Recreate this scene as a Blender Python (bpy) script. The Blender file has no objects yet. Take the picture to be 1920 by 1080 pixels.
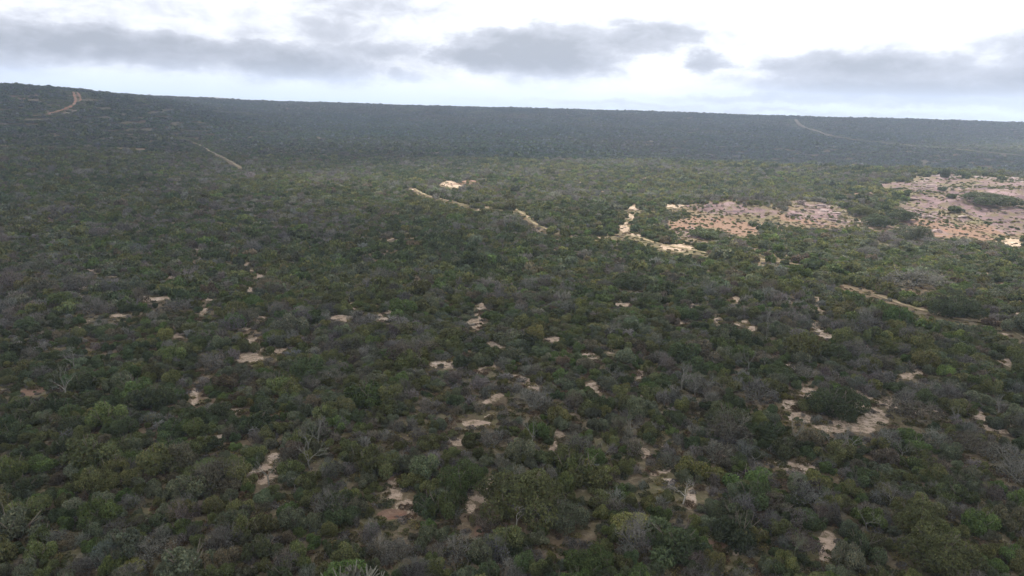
import bpy, math, random
import numpy as np
from mathutils import Matrix, Vector, Euler

R = math.radians
random.seed(7)
rng = np.random.default_rng(11)
scene = bpy.context.scene
COL = scene.collection

# ------------------------------------------------------------------ camera
CAM_H = 35.0
PITCH = 15.0
ROLL = 1.62
FPX = 1281.0                       # focal length in pixels of a 1920 wide frame
cam_d = bpy.data.cameras.new('camera')
cam_d.sensor_width = 36.0
cam_d.lens = FPX / 1920 * 36.0
cam_d.clip_start = 0.5
cam_d.clip_end = 30000
cam = bpy.data.objects.new('camera', cam_d)
COL.objects.link(cam)
cam_rot = Matrix.Rotation(R(90 - PITCH), 4, 'X') @ Matrix.Rotation(R(ROLL), 4, 'Z')
cam.matrix_world = Matrix.Translation((0, 0, CAM_H)) @ cam_rot
scene.camera = cam
CR = np.array(cam_rot.to_3x3())

def pix_dir(px, py):
    d = CR @ np.array([(px - 960) / FPX, (540 - py) / FPX, -1.0])
    return d / np.linalg.norm(d)

def project(P):
    """world points (n,3) -> x, y in the 1920 frame and depth"""
    Q = (P - np.array([0, 0, CAM_H])) @ CR
    dep = np.maximum(-Q[:, 2], 1e-3)
    return 960 + FPX * Q[:, 0] / dep, 540 - FPX * Q[:, 1] / dep, -Q[:, 2]

# ------------------------------------------------------------------ sky
SUN_EL, SUN_AZ = 64.0, 24.0        # azimuth clockwise from the view direction (+Y)
world = bpy.data.worlds.new('World')
scene.world = world
world.use_nodes = True
wt = world.node_tree
for n in list(wt.nodes):
    wt.nodes.remove(n)

class G:
    """small helper around a node tree"""
    def __init__(s, t): s.t = t
    def n(s, kind, **kw):
        n = s.t.nodes.new(kind)
        for k, v in kw.items(): setattr(n, k, v)
        return n
    def put(s, sock, v):
        if hasattr(v, 'is_linked'): s.t.links.new(v, sock)
        else: sock.default_value = v
    def m(s, op, a, b=0.0, c=None, clamp=False):
        n = s.n('ShaderNodeMath', operation=op); n.use_clamp = clamp
        s.put(n.inputs[0], a); s.put(n.inputs[1], b)
        if c is not None: s.put(n.inputs[2], c)
        return n.outputs[0]
    def noise(s, vec, scale, detail=4, rough=0.55, dist=0.0, col=False):
        n = s.n('ShaderNodeTexNoise')
        s.put(n.inputs['Vector'], vec); n.inputs['Scale'].default_value = scale
        n.inputs['Detail'].default_value = detail; n.inputs['Roughness'].default_value = rough
        n.inputs['Distortion'].default_value = dist
        return n.outputs['Color' if col else 'Fac']
    def mix(s, f, a, b, blend='MIX'):
        n = s.n('ShaderNodeMix', data_type='RGBA', blend_type=blend)
        s.put(n.inputs[0], f); s.put(n.inputs[6], a); s.put(n.inputs[7], b)
        return n.outputs[2]
    def ramp(s, f, lo, hi):
        n = s.n('ShaderNodeMapRange', interpolation_type='SMOOTHSTEP')
        s.put(n.inputs[0], f); s.put(n.inputs[1], lo); s.put(n.inputs[2], hi)
        return n.outputs[0]
    def comb(s, x, y, z=0.0):
        n = s.n('ShaderNodeCombineXYZ')
        for i, v in enumerate((x, y, z)): s.put(n.inputs[i], v)
        return n.outputs[0]

g = G(wt)
tc = g.n('ShaderNodeTexCoord')
sep = g.n('ShaderNodeSeparateXYZ'); wt.links.new(tc.outputs['Generated'], sep.inputs[0])
az = g.m('MULTIPLY', g.m('ARCTAN2', sep.outputs[0], sep.outputs[1]), 57.29578)
el = g.m('MULTIPLY', g.m('ARCSINE', sep.outputs[2]), 57.29578)
p2 = g.comb(az, g.m('MULTIPLY', el, 2.2))
# wind-torn edges: warp both axes with noise before measuring the cloud shapes
wn = g.n('ShaderNodeSeparateColor'); wt.links.new(g.noise(p2, 0.22, 8, 0.66, col=True), wn.inputs[0])
waz = g.m('ADD', az, g.m('MULTIPLY', g.m('SUBTRACT', wn.outputs[0], 0.5), 9.0))
wel = g.m('ADD', el, g.m('MULTIPLY', g.m('SUBTRACT', wn.outputs[1], 0.5), 2.6))
# clouds low over the horizon: (px, py, half width px, half height px, weight); the direction of each is fixed in the sky
CLOUDS = [(150, 85, 330, 30, .95), (60, 30, 200, 26, .45), (420, 95, 260, 26, .8), (560, 118, 150, 28, 1.0), (620, 50, 150, 45, .55),
          (690, 95, 170, 30, .65), (755, 142, 75, 15, .55), (900, 108, 120, 26, 1.0), (1010, 98, 170, 44, 1.1), (1050, 140, 130, 13, .55),
          (1215, 70, 140, 30, .75), (1320, 118, 70, 22, .7), (1620, 130, 190, 36, .9), (1700, 165, 280, 24, .95), (1880, 150, 90, 36, .8),
          (1500, 188, 260, 9, .7), (1750, 190, 260, 12, .8), (1200, 196, 300, 7, .5), (1500, 213, 520, 6, .55),
          (-250, 60, 260, 50, .9), (2200, 110, 260, 60, .9), (250, 8, 520, 40, .40), (700, 5, 260, 50, .48), (420, 75, 460, 70, .40), (1250, 60, 300, 60, .42), (1700, 110, 360, 60, .4), (760, 100, 520, 50, .45), (1080, 60, 160, 26, .6)]
dens = None
for px, py, w, h, a in CLOUDS:
    d = pix_dir(px, py)
    a0, e0 = math.degrees(math.atan2(d[0], d[1])), math.degrees(math.asin(d[2]))
    sw, sh = math.degrees(w / FPX) * .86, math.degrees(h / FPX)
    slope = math.tan(R(ROLL)) * 0     # clouds lie level with the true horizon
    u = g.m('DIVIDE', g.m('SUBTRACT', waz, a0), sw)
    v = g.m('DIVIDE', g.m('SUBTRACT', wel, e0), sh)
    q = g.m('ADD', g.m('MULTIPLY', u, u), g.m('MULTIPLY', v, v))
    e = g.m('MULTIPLY', g.m('EXPONENT', g.m('MULTIPLY', q, -0.75)), a * 1.05)
    dens = e if dens is None else g.m('MAXIMUM', dens, e)
nz = g.noise(p2, 0.42, 8, 0.58, 0.3)
dens = g.m('MULTIPLY', dens, g.m('ADD', 0.38, g.m('MULTIPLY', nz, 1.25)))
# broken high overcast for the rest of the dome
over = g.ramp(g.noise(tc.outputs['Generated'], 3.2, 7, 0.6, 0.4), 0.45, 0.75)
high = g.ramp(el, 9.0, 20.0)
dens = g.m('MAXIMUM', dens, g.m('MULTIPLY', g.m('MULTIPLY', over, high), 0.8), clamp=True)
sky = g.n('ShaderNodeTexSky', sky_type='NISHITA')
sky.sun_disc = False
sky.sun_elevation = R(SUN_EL); sky.sun_rotation = R(SUN_AZ)
sky.air_density = 1.2; sky.dust_density = 3.0; sky.altitude = 600
hz = g.ramp(el, 2.6, -0.2)
veil = g.mix(hz, (11.2, 11.3, 11.6, 1), (6.6, 7.5, 9.0, 1))             # thin bright cloud veil, bluer at the horizon
base = g.mix(0.93, sky.outputs[0], veil)
cl = g.mix(g.ramp(dens, 0.30, 1.10), (5.4, 5.6, 6.2, 1), (3.3, 3.5, 3.9, 1))
colr = g.mix(g.ramp(dens, 0.05, 0.60), base, cl)
bg = g.n('ShaderNodeBackground'); bg.inputs[1].default_value = 0.085
wt.links.new(colr, bg.inputs[0])
wo = g.n('ShaderNodeOutputWorld'); wt.links.new(bg.outputs[0], wo.inputs[0])

# ------------------------------------------------------------------ sun
sd = bpy.data.lights.new('sun', 'SUN')
sd.energy = 5.0; sd.angle = R(6.0); sd.color = (1.0, 0.93, 0.82)
sun = bpy.data.objects.new('sun', sd); COL.objects.link(sun)
SDIR = np.array([math.sin(R(SUN_AZ)) * math.cos(R(SUN_EL)), math.cos(R(SUN_AZ)) * math.cos(R(SUN_EL)), math.sin(R(SUN_EL))])
sun.rotation_euler = Vector(SDIR).to_track_quat('Z', 'Y').to_euler()
sun.location = (0, 0, 200)

scene.view_settings.view_transform = 'Standard'
scene.view_settings.look = 'None'
scene.view_settings.exposure = 0.88
scene.view_settings.gamma = 1.0
cy = scene.cycles
cy.use_denoising = True
cy.max_bounces = 6; cy.diffuse_bounces = 3; cy.transmission_bounces = 3; cy.transparent_max_bounces = 4; cy.volume_bounces = 1

# ------------------------------------------------------------------ noise and terrain
def _hash(ix, iy, seed):
    h = (ix.astype(np.int64) * 374761393 + iy.astype(np.int64) * 668265263 + seed * 974711) & 0xffffffff
    h = ((h ^ (h >> 13)) * 1274126177) & 0xffffffff
    return ((h ^ (h >> 16)) & 0xffff) / 65535.0

def vnoise(x, y, scale, seed=0, octaves=3):
    x = np.asarray(x, float) / scale; y = np.asarray(y, float) / scale
    out = 0.0; amp = 1.0; tot = 0.0
    for o in range(octaves):
        ix, iy = np.floor(x), np.floor(y)
        fx, fy = x - ix, y - iy
        fx = fx * fx * (3 - 2 * fx); fy = fy * fy * (3 - 2 * fy)
        s = seed + o * 17
        v = (_hash(ix, iy, s) * (1 - fx) + _hash(ix + 1, iy, s) * fx) * (1 - fy) + (_hash(ix, iy + 1, s) * (1 - fx) + _hash(ix + 1, iy + 1, s) * fx) * fy
        out = out + amp * v; tot += amp
        amp *= 0.5; x = x * 2.03 + 5.1; y = y * 2.03 + 9.7
    return out / tot

def sstep(a, b, x):
    t = np.clip((np.asarray(x, float) - a) / (b - a), 0, 1)
    return t * t * (3 - 2 * t)

def height(x, y):
    x = np.asarray(x, float); y = np.asarray(y, float)
    r = np.hypot(x, y); azd = np.degrees(np.arctan2(x, y))
    front = sstep(120, 70, np.abs(azd))
    wob = (vnoise(azd * 10, r * .02, 40, 5, 3) - .5)
    rim = 1480 + 260 * wob
    main = 27.5 * sstep(720, 1, 1) * 0
    main = 27.0 * np.clip(sstep(620, rim, r) * .62 + sstep(rim - 330, rim, r) * .38, 0, 1) + 2.0 * wob * sstep(600, 1200, r)
    left = 39.5 * np.clip(sstep(230, 900, r) * .7 + sstep(560, 880, r) * .3, 0, 1)
    w = sstep(-17.0, -35.0, azd)
    h = (main * (1 - w) + left * w) * front
    w2 = sstep(900, 960, r) * w
    h = h - w2 * 6 * sstep(950, 1400, r)
    h = h - 8 * sstep(rim + 300, rim + 900, r)
    # rise with a hidden dip behind it, right of the middle
    wr = sstep(2, 14, azd) * front
    h = h + wr * ((4.5 + 3.5 * sstep(14, 36, azd)) * np.exp(-((r - 415) / 75.0) ** 2) - 9.0 * np.exp(-((r - 640) / 110.0) ** 2))
    # two rocky knolls
    h = h + 5.0 * np.exp(-(((x - 178) / 62.0) ** 2 + ((y - 262) / 34.0) ** 2))
    h = h + 3.6 * np.exp(-(((x - 92) / 42.0) ** 2 + ((y - 246) / 20.0) ** 2))
    kn = np.exp(-(((x - 178) / 75.0) ** 2 + ((y - 262) / 45.0) ** 2)) + np.exp(-(((x - 92) / 50.0) ** 2 + ((y - 246) / 26.0) ** 2))
    h = h + kn * 3.4 * (np.abs(vnoise(x, y * 1.6, 15, 51, 4) - .5) * 2 - .3)
    n = (vnoise(x, y, 75, 3, 3) - .5) * 3.4 + (vnoise(x, y, 240, 8, 2) - .5) * 5.0
    h = h + n * (1 - .25 * sstep(500, 1200, r))
    # gullies on the scarp
    h = h + (np.abs(vnoise(azd * 14, r * .05, 30, 21, 3) - .5)) * 9 * sstep(800, 1200, r) * sstep(rim + 60, rim - 200, r) * front
    # a far blue hill beyond the plateau
    h = h + 13 * np.exp(-(((azd + 23.4) / 2.2) ** 2)) * np.exp(-((r - 3000) / 250.0) ** 2)
    return h

H0 = float(height(0.0, 0.001))

def at(px, py):
    """the point of the real ground seen in direction of a pixel"""
    d = pix_dir(px, py)
    t = np.geomspace(15, 5200, 1500)
    P = np.array([0, 0, CAM_H])[None] + t[:, None] * d[None]
    below = P[:, 2] < height(P[:, 0], P[:, 1])
    i = int(np.argmax(below)) if below.any() else len(t) - 1
    a, b = t[max(i - 1, 0)], t[i]
    for _ in range(18):
        m = (a + b) / 2
        p = np.array([0, 0, CAM_H]) + m * d
        if p[2] < float(height(p[0], p[1])): b = m
        else: a = m
    p = np.array([0, 0, CAM_H]) + b * d
    return np.array([p[0], p[1], float(height(p[0], p[1]))])

# ------------------------------------------------------------------ patches of bare ground (measured once from the photo, kept in metres)
# (px, py, full width, full height, kind)   kinds: sand, rock, red
PATCH = [
 (500,882,72,38,'sand'),(512,864,24,28,'sand'),(488,890,40,20,'sand'),(508,898,64,26,'sand'),(735,928,34,22,'sand'),(470,674,36,12,'sand'),(468,665,34,12,'sand'),(486,655,22,14,'sand'),(466,543,20,12,'sand'),(488,597,26,16,'sand'),
 (445,606,14,22,'sand'),(62,731,30,16,'red'),(365,745,12,34,'sand'),(436,771,44,12,'sand'),(410,820,40,12,'sand'),(740,912,26,44,'sand'),
 (735,885,26,30,'red'),(765,955,52,38,'sand'),(730,965,50,18,'red'),(905,930,54,30,'sand'),(924,912,22,34,'sand'),(882,950,22,26,'sand'),
 (898,998,14,26,'red'),(858,828,40,16,'sand'),(893,795,52,16,'sand'),(735,584,32,12,'sand'),(640,596,50,14,'sand'),(893,602,30,34,'sand'),
 (905,575,26,14,'sand'),(835,684,70,14,'sand'),(930,645,50,12,'sand'),(1035,634,30,16,'sand'),(1105,667,24,10,'sand'),(1145,650,14,20,'sand'),
 (1518,737,50,24,'sand'),(1478,757,22,30,'sand'),(1500,785,46,26,'sand'),(1545,803,56,14,'sand'),(1600,800,60,14,'sand'),(1622,768,60,16,'sand'),
 (1640,782,34,24,'sand'),(1620,790,30,20,'sand'),(1850,790,34,16,'sand'),(1872,806,44,14,'sand'),(1838,780,16,22,'sand'),(1478,872,66,18,'sand'),
 (1518,880,38,20,'sand'),(1532,612,20,20,'sand'),(1545,628,34,16,'sand'),(1345,592,12,22,'sand'),(1410,615,14,26,'sand'),(1215,744,36,10,'sand'),
 (1120,727,40,16,'sand'),(1262,905,50,14,'sand'),(1296,928,18,44,'sand'),(1552,1012,30,64,'sand'),(1338,1022,56,18,'red'),(1370,1032,34,12,'sand'),
 (1640,1035,24,18,'red'),(1206,850,22,22,'sand'),(1240,832,12,10,'sand'),(1038,835,20,40,'sand'),(585,967,26,12,'red'),(60,984,44,14,'red'),
 (1080,980,20,24,'red'),(310,521,34,6,'sand'),(375,466,16,6,'sand'),(218,592,30,8,'sand'),(300,560,60,8,'sand'),(775,520,24,8,'sand'),
 (1700,705,20,14,'sand'),(1820,1025,40,14,'red'),(1590,625,14,8,'sand'),(660,575,12,16,'sand'),(1165,570,40,8,'sand'),(1200,700,14,30,'sand'),
 (845,345,40,14,'sand'),(880,341,34,7,'red'),(772,204,50,8,'red'),(1095,222,34,8,'red'),(905,209,60,6,'red'),(45,182,60,8,'red'),(255,186,40,6,'red'),(640,203,30,5,'red'),(1230,228,30,5,'red'),(95,410,10,6,'red'),(1190,392,34,10,'sand'),(1180,406,20,10,'sand'),(1170,430,24,16,'sand'),(1190,440,30,8,'sand'),
 # rocky knolls
 (1770,338,110,20,'rock'),(1850,352,190,46,'rock'),(1800,372,170,50,'rock'),(1880,400,160,60,'rock'),(1740,352,60,40,'rock'),(1720,396,90,34,'rock'),
 (1790,428,120,34,'red'),(1740,412,80,30,'red'),(1860,432,60,22,'red'),(1900,452,30,20,'sand'),(1905,458,30,10,'sand'),
 (1430,398,240,30,'rock'),(1330,388,120,16,'rock'),(1545,392,100,24,'rock'),(1385,428,56,34,'red'),(1345,418,110,24,'red'),
 (1300,438,70,24,'rock'),(1262,462,70,14,'sand'),(1500,412,110,22,'red'),(1265,385,40,10,'sand'),(1625,362,80,5,'red'),(1275,425,60,20,'red'),
]
def patch_frame(px, py, w, h):
    c = at(px, py)
    r = math.hypot(c[0], c[1])
    u = np.array([c[0], c[1]]) / r                         # away from the camera's foot
    dist = math.hypot(r, CAM_H - c[2])
    rx = w / 2 * dist / FPX
    far, near = at(px, py - h / 2), at(px, py + h / 2)
    ry = min(max(np.linalg.norm(far[:2] - near[:2]) / 2, rx * .35), max(70.0, rx))
    return c, u, rx, ry
PF = [(patch_frame(*p[:4]), p[4]) for p in PATCH]
prg = np.random.default_rng(5)
for _ in range(300):                     # little feathered flecks of sand all over the scrub
    rr_ = 62 * math.exp(prg.uniform(0, 1.75)); aa_ = R(prg.uniform(-42, 42))
    if aa_ < -.12 and rr_ < 95: continue
    if float(vnoise(rr_ * math.sin(aa_), rr_ * math.cos(aa_), 40, 99, 2)) < (.40 if aa_ > -.05 else .52): continue
    c_ = np.array([rr_ * math.sin(aa_), rr_ * math.cos(aa_), 0]); th_ = prg.uniform(-.9, .9) + aa_
    PF.append(((c_, np.array([math.sin(th_), math.cos(th_)]), prg.uniform(.4, .9), prg.uniform(1.3, 3.6)), 'sand'))

def masks(x, y):
    x = np.asarray(x, float); y = np.asarray(y, float)
    out = {k: np.zeros(x.shape) for k in ('sand', 'rock', 'red')}
    n1 = vnoise(x, y, 2.6, 31, 3) - .5
    n2 = vnoise(x, y, 11, 37, 3) - .5
    n3 = vnoise(x, y * 2.2, 24, 39, 4) - .5
    for (c, u, rx, ry), k in PF:
        dx, dy = x - c[0], y - c[1]
        lim = 2.2 * max(rx, ry)
        sel = (np.abs(dx) < lim) & (np.abs(dy) < lim)
        if not sel.any(): continue
        dx, dy = dx[sel], dy[sel]
        a = (dx * u[1] - dy * u[0]) / rx
        b = (dx * u[0] + dy * u[1]) / ry
        q = np.sqrt(a * a + b * b)
        big = min(1.0, rx / 14)
        q = q + n1[sel] * (1.15 - .2 * big) + n2[sel] * (.3 + 1.5 * big) + n3[sel] * 1.1 * big
        m = sstep(1.25, .55, q)
        out[k][sel] = np.maximum(out[k][sel], m)
    return out

# ------------------------------------------------------------------ tracks
TRACKS = {
 'red': [([(136,172),(140,180),(142,188),(138,196),(126,203),(108,209),(86,215)], 2.0), ([(144,173),(149,180),(151,187),(148,191)], 1.6)],
 'pale': [([(338,259),(362,268),(380,276),(395,285),(410,292),(425,299),(440,308),(454,317)], 1.4),
          ([(757,351),(775,353),(788,361),(805,368),(830,374),(860,381),(888,388),(930,389),(962,391),(985,404),(1003,420),(1040,434),(1075,438)], 1.2),
          ([(1110,436),(1152,440),(1195,445),(1235,457),(1290,468),(1335,476),(1392,482),(1450,490),(1500,497),(1540,503)], 1.15),
          ([(1590,536),(1640,553),(1690,570),(1735,583),(1790,597),(1840,603),(1872,608),(1930,640)], 1.1)],
 'faint': [([(1491,224),(1500,234),(1520,243),(1550,253),(1600,262),(1700,272),(1800,281),(1919,292)], 5.0),
           ([(350,200),(380,206),(420,210),(470,214)], 5.0)],
}
def resample(pts, step):
    P = np.array(pts, float)
    out = []
    for i in range(len(P) - 1):
        p0, p1, p2_, p3 = P[max(i - 1, 0)], P[i], P[i + 1], P[min(i + 2, len(P) - 1)]
        n = max(2, int(np.linalg.norm(p2_ - p1) / step))
        for t in np.linspace(0, 1, n, endpoint=False):
            out.append(.5 * ((2 * p1) + (-p0 + p2_) * t + (2 * p0 - 5 * p1 + 4 * p2_ - p3) * t * t + (-p0 + 3 * p1 - 3 * p2_ + p3) * t ** 3))
    out.append(P[-1])
    return np.array(out)
TR = []
for tone, lst in TRACKS.items():
    for pts, w in lst:
        W = [at(*p)[:2] for p in pts]
        TR.append((tone, resample(W, 1.5), w))
TRP = np.concatenate([t[1] for t in TR]); TRW = np.concatenate([np.full(len(t[1]), t[2]) for t in TR])

def track_dist(x, y):
    """distance to the nearest track minus its half width"""
    x = np.ravel(x); y = np.ravel(y); out = np.full(x.shape, 1e6)
    for i in range(0, len(x), 4000):
        d = np.hypot(x[i:i + 4000, None] - TRP[None, :, 0], y[i:i + 4000, None] - TRP[None, :, 1]) - TRW[None] * .5
        out[i:i + 4000] = d.min(1)
    return out

# ------------------------------------------------------------------ mesh and object helpers
def mesh_np(name, V, F, mat=None, col=None, smooth=False):
    """F: (n,k) faces of one size; col: per face rgb"""
    me = bpy.data.meshes.new(name)
    V = np.asarray(V, np.float32); F = np.asarray(F, np.int32)
    n, k = F.shape
    me.vertices.add(len(V)); me.vertices.foreach_set('co', V.ravel())
    me.loops.add(n * k); me.loops.foreach_set('vertex_index', F.ravel())
    me.polygons.add(n); me.polygons.foreach_set('loop_start', np.arange(0, n * k, k, dtype=np.int32))
    me.polygons.foreach_set('loop_total', np.full(n, k, np.int32))
    me.update(calc_edges=True)
    if smooth: me.polygons.foreach_set('use_smooth', np.ones(n, bool))
    if col is not None:
        a = me.attributes.new('vcol', 'FLOAT_COLOR', 'CORNER')
        c = np.ones((n, k, 4), np.float32); c[:, :, :3] = np.asarray(col, np.float32)[:, None, :]
        a.data.foreach_set('color', c.ravel())
    if mat: me.materials.append(mat)
    return me

def link(name, data, loc=(0, 0, 0), parent=None):
    o = bpy.data.objects.new(name, data); COL.objects.link(o)
    o.location = loc
    if parent: o.parent = parent
    return o

def material(name):
    m = bpy.data.materials.new(name); m.use_nodes = True
    t = m.node_tree
    b = t.nodes['Principled BSDF']
    return m, G(t), b

# leaf and twig material: colour of the plant (its own property) times the leaf's own shade
def plant_material(name, transl):
    m, k, b = material(name)
    a = k.n('ShaderNodeAttribute', attribute_type='INSTANCER', attribute_name='tint')
    v = k.n('ShaderNodeAttribute', attribute_type='GEOMETRY', attribute_name='vcol')
    c = k.mix(1.0, a.outputs['Color'], v.outputs['Color'], 'MULTIPLY')
    k.put(b.inputs['Base Color'], c)
    b.inputs['Roughness'].default_value = .72
    b.inputs['Specular IOR Level'].default_value = .22
    if transl:
        tr = k.n('ShaderNodeBsdfTranslucent'); k.put(tr.inputs[0], c)
        mx = k.n('ShaderNodeMixShader'); mx.inputs[0].default_value = .48
        k.t.links.new(b.outputs[0], mx.inputs[1]); k.t.links.new(tr.outputs[0], mx.inputs[2])
        out = k.t.nodes['Material Output']; k.t.links.new(mx.outputs[0], out.inputs[0])
    return m
M_LEAF = plant_material('leaf', True)
M_TWIG = plant_material('twig', False)

# ------------------------------------------------------------------ ground
def ground_material():
    m, k, b = material('soil')
    geo = k.n('ShaderNodeNewGeometry'); P = geo.outputs['Position']
    def attr(n): return k.n('ShaderNodeAttribute', attribute_type='GEOMETRY', attribute_name=n).outputs['Fac']
    fine = k.noise(P, 1.6, 6, .65); mid = k.noise(P, .22, 5, .6); big = k.noise(P, .035, 4, .55)
    litter = k.mix(k.ramp(mid, .35, .7), (.085, .068, .045, 1), (.105, .100, .050, 1))
    litter = k.mix(k.ramp(big, .42, .62), litter, (.125, .092, .062, 1))
    litter = k.mix(k.ramp(fine, .45, .75), litter, (.19, .155, .105, 1))
    sand = k.mix(k.ramp(fine, .3, .75), (.26, .195, .148, 1), (.44, .35, .28, 1))
    sand = k.mix(k.ramp(mid, .5, .75), sand, (.49, .41, .35, 1))
    sand = k.mix(k.ramp(k.noise(P, 1.5, 6, .8), .49, .58), sand, (.14, .115, .07, 1))
    red = k.mix(k.ramp(fine, .3, .8), (.13, .082, .060, 1), (.215, .145, .105, 1))
    red = k.mix(k.ramp(k.noise(P, .16, 3, .5), .6, .72), red, (.20, .10, .068, 1))
    # bedded rock: bands follow the height with some wander
    sp = k.n('ShaderNodeSeparateXYZ'); k.put(sp.inputs[0], P)
    zz = k.m('ADD', k.m('MULTIPLY', sp.outputs[2], 1.7), k.m('MULTIPLY', k.noise(P, .09, 4, .5), 7.0))
    band = k.noise(k.comb(k.m('MULTIPLY', sp.outputs[0], .05), k.m('MULTIPLY', sp.outputs[1], .05), zz), 1.4, 5, .7)
    rock = k.mix(k.ramp(band, .36, .6), (.080, .056, .064, 1), (.150, .102, .106, 1))
    rock = k.mix(k.ramp(band, .58, .72), rock, (.27, .215, .20, 1))
    rock = k.mix(k.ramp(k.noise(P, .06, 3, .5), .5, .7), rock, (.22, .16, .165, 1))
    rock = k.mix(k.ramp(k.noise(P, .22, 6, .7), .48, .58), rock, (.105, .085, .055, 1))
    jag = k.m('MULTIPLY', k.m('SUBTRACT', k.noise(P, 1.3, 8, .82), .5), 2.3)
    def torn(n): return k.ramp(k.m('ADD', attr(n), jag), .42, .62)
    c = k.mix(torn('sand'), litter, sand); c = k.mix(torn('red'), c, red)
    jag = k.m('ADD', jag, k.m('MULTIPLY', k.m('SUBTRACT', k.noise(P, .12, 5, .65), .5), 2.0))
    c = k.mix(k.ramp(k.m('ADD', attr('rock'), jag), .50, .78), c, rock)
    k.put(b.inputs['Base Color'], c); b.inputs['Roughness'].default_value = .95
    b.inputs['Specular IOR Level'].default_value = .1
    bp = k.n('ShaderNodeBump'); bp.inputs['Strength'].default_value = .6; bp.inputs['Distance'].default_value = .35
    k.put(bp.inputs['Height'], k.m('ADD', fine, k.m('MULTIPLY', band, 1.2))); k.put(b.inputs['Normal'], bp.outputs[0])
    return m
M_SOIL = ground_material()

azs = np.concatenate([np.linspace(-50, 50, 620), np.linspace(50, 310, 90)[1:-1]])
rs = np.concatenate([np.linspace(.4, 18, 12)[:-1], np.geomspace(18, 3450, 760)])
A_, R_ = np.meshgrid(np.radians(azs), rs)
X, Y = R_ * np.sin(A_), R_ * np.cos(A_)
Z = height(X, Y)
V = np.stack([X, Y, Z], -1).reshape(-1, 3)
na, nr = len(azs), len(rs)
ii, jj = np.meshgrid(np.arange(nr - 1), np.arange(na), indexing='ij')
j2 = (jj + 1) % na
F = np.stack([ii * na + jj, ii * na + j2, (ii + 1) * na + j2, (ii + 1) * na + jj], -1).reshape(-1, 4)[:, ::-1]
gm = mesh_np('ground', V, F, M_SOIL, smooth=True)
MK = masks(X.ravel(), Y.ravel())
# thin cover lets some bare red soil through here and there
bare = sstep(.69, .78, vnoise(X.ravel(), Y.ravel(), 26, 61, 4)) * .7
MK['red'] = np.maximum(MK['red'], bare * (np.abs(R_.ravel()) < 1400))
for kx in ('sand', 'rock', 'red'):
    a = gm.attributes.new(kx, 'FLOAT', 'POINT'); a.data.foreach_set('value', MK[kx].astype(np.float32))
go = link('ground', gm); go['kind'] = 'structure'

def track_mesh(P, w, seed, broken):
    T = np.gradient(P, axis=0); T /= np.linalg.norm(T, axis=1)[:, None] + 1e-9
    N = np.stack([-T[:, 1], T[:, 0]], 1)
    s = np.arange(len(P)) * 1.5
    wl = w * (.5 + .55 * (vnoise(s, s * 0, 6, seed, 3) - .5)); wr_ = w * (.5 + .55 * (vnoise(s, s * 0 + 50, 6, seed + 3, 3) - .5))
    gate = sstep(broken, broken + .12, vnoise(s, s * 0 + 9, 22, seed + 7, 3))
    ends = sstep(0, 14, s) * sstep(s[-1], s[-1] - 14, s)
    wl = wl * gate * ends + .02; wr_ = wr_ * gate * ends + .02
    cols = np.linspace(-1, 1, 7)
    V = []
    for c in cols:
        off = np.where(c < 0, c * wl, c * wr_)
        q = P + N * off[:, None]
        r = np.hypot(q[:, 0], q[:, 1])
        V.append(np.column_stack([q, height(q[:, 0], q[:, 1]) + .10 + .0004 * r - .05 * abs(c)]))
    V = np.stack(V, 1)
    n = len(P); k = len(cols); V = V.reshape(-1, 3)
    i, j = np.meshgrid(np.arange(n - 1), np.arange(k - 1), indexing='ij')
    F = np.stack([i * k + j, (i + 1) * k + j, (i + 1) * k + j + 1, i * k + j + 1], -1).reshape(-1, 4)[:, ::-1]
    return V, F
def track_material(name, c1, c2):
    m, k, b = material(name)
    P = k.n('ShaderNodeNewGeometry').outputs['Position']
    c = k.mix(k.ramp(k.noise(P, .9, 5, .65), .3, .75), c1, c2)
    c = k.mix(k.ramp(k.noise(P, .35, 6, .75), .46, .56), c, (.115, .105, .055, 1))
    k.put(b.inputs['Base Color'], c); b.inputs['Roughness'].default_value = .95; b.inputs['Specular IOR Level'].default_value = .1
    return m
TM = {'red': track_material('red_earth', (.26, .10, .062, 1), (.42, .22, .15, 1)),
      'pale': track_material('pale_sand', (.18, .14, .085, 1), (.35, .29, .205, 1)),
      'faint': track_material('dull_earth', (.14, .10, .07, 1), (.20, .15, .10, 1))}
TRACK_LABEL = {'red': 'red earth track climbing to the rim of the left hill', 'pale': 'pale sandy path winding through the scrub',
               'faint': 'faint brown track far off on the plateau slope'}
for n_, (tone, P, w) in enumerate(TR):
    V, F = track_mesh(P, w, 100 + n_ * 5, {'red': -.2, 'pale': .30, 'faint': .2}[tone])
    o = link('path', mesh_np('path', V, F, TM[tone])); o['kind'] = 'structure'; o['label'] = TRACK_LABEL[tone]

# ------------------------------------------------------------------ plants: shared meshes
def leaf_quads(C, N, size, rg, asp=.55):
    """one small four-sided leaf clump per centre C with normal N"""
    n = len(C)
    a = rg.normal(size=(n, 3)); t = np.cross(N, a); t /= np.linalg.norm(t, axis=1)[:, None] + 1e-9
    b = np.cross(N, t)
    s = (size * rg.uniform(.65, 1.35, n))[:, None]
    V = np.stack([C + t * s, C + b * s * asp, C - t * s, C - b * s * asp], 1)
    V += rg.normal(size=V.shape) * (s * .12)[:, None]
    return V.reshape(-1, 3), np.arange(n * 4).reshape(-1, 4)

def dome_lobes(rg, k, flat):
    L = []
    for i in range(k):
        a = rg.uniform(0, 2 * math.pi); rr = math.sqrt(rg.uniform(0, 1)) * .80
        z = (.46 + .30 * rg.uniform(-1, 1)) * (1 - .45 * rr) * flat
        L.append((rr * math.cos(a), rr * math.sin(a), max(z, .12), rg.uniform(.17, .42)))
    L.append((rg.uniform(-.2, .2), rg.uniform(-.2, .2), .40 * flat, .42))
    return np.array(L)

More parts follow.
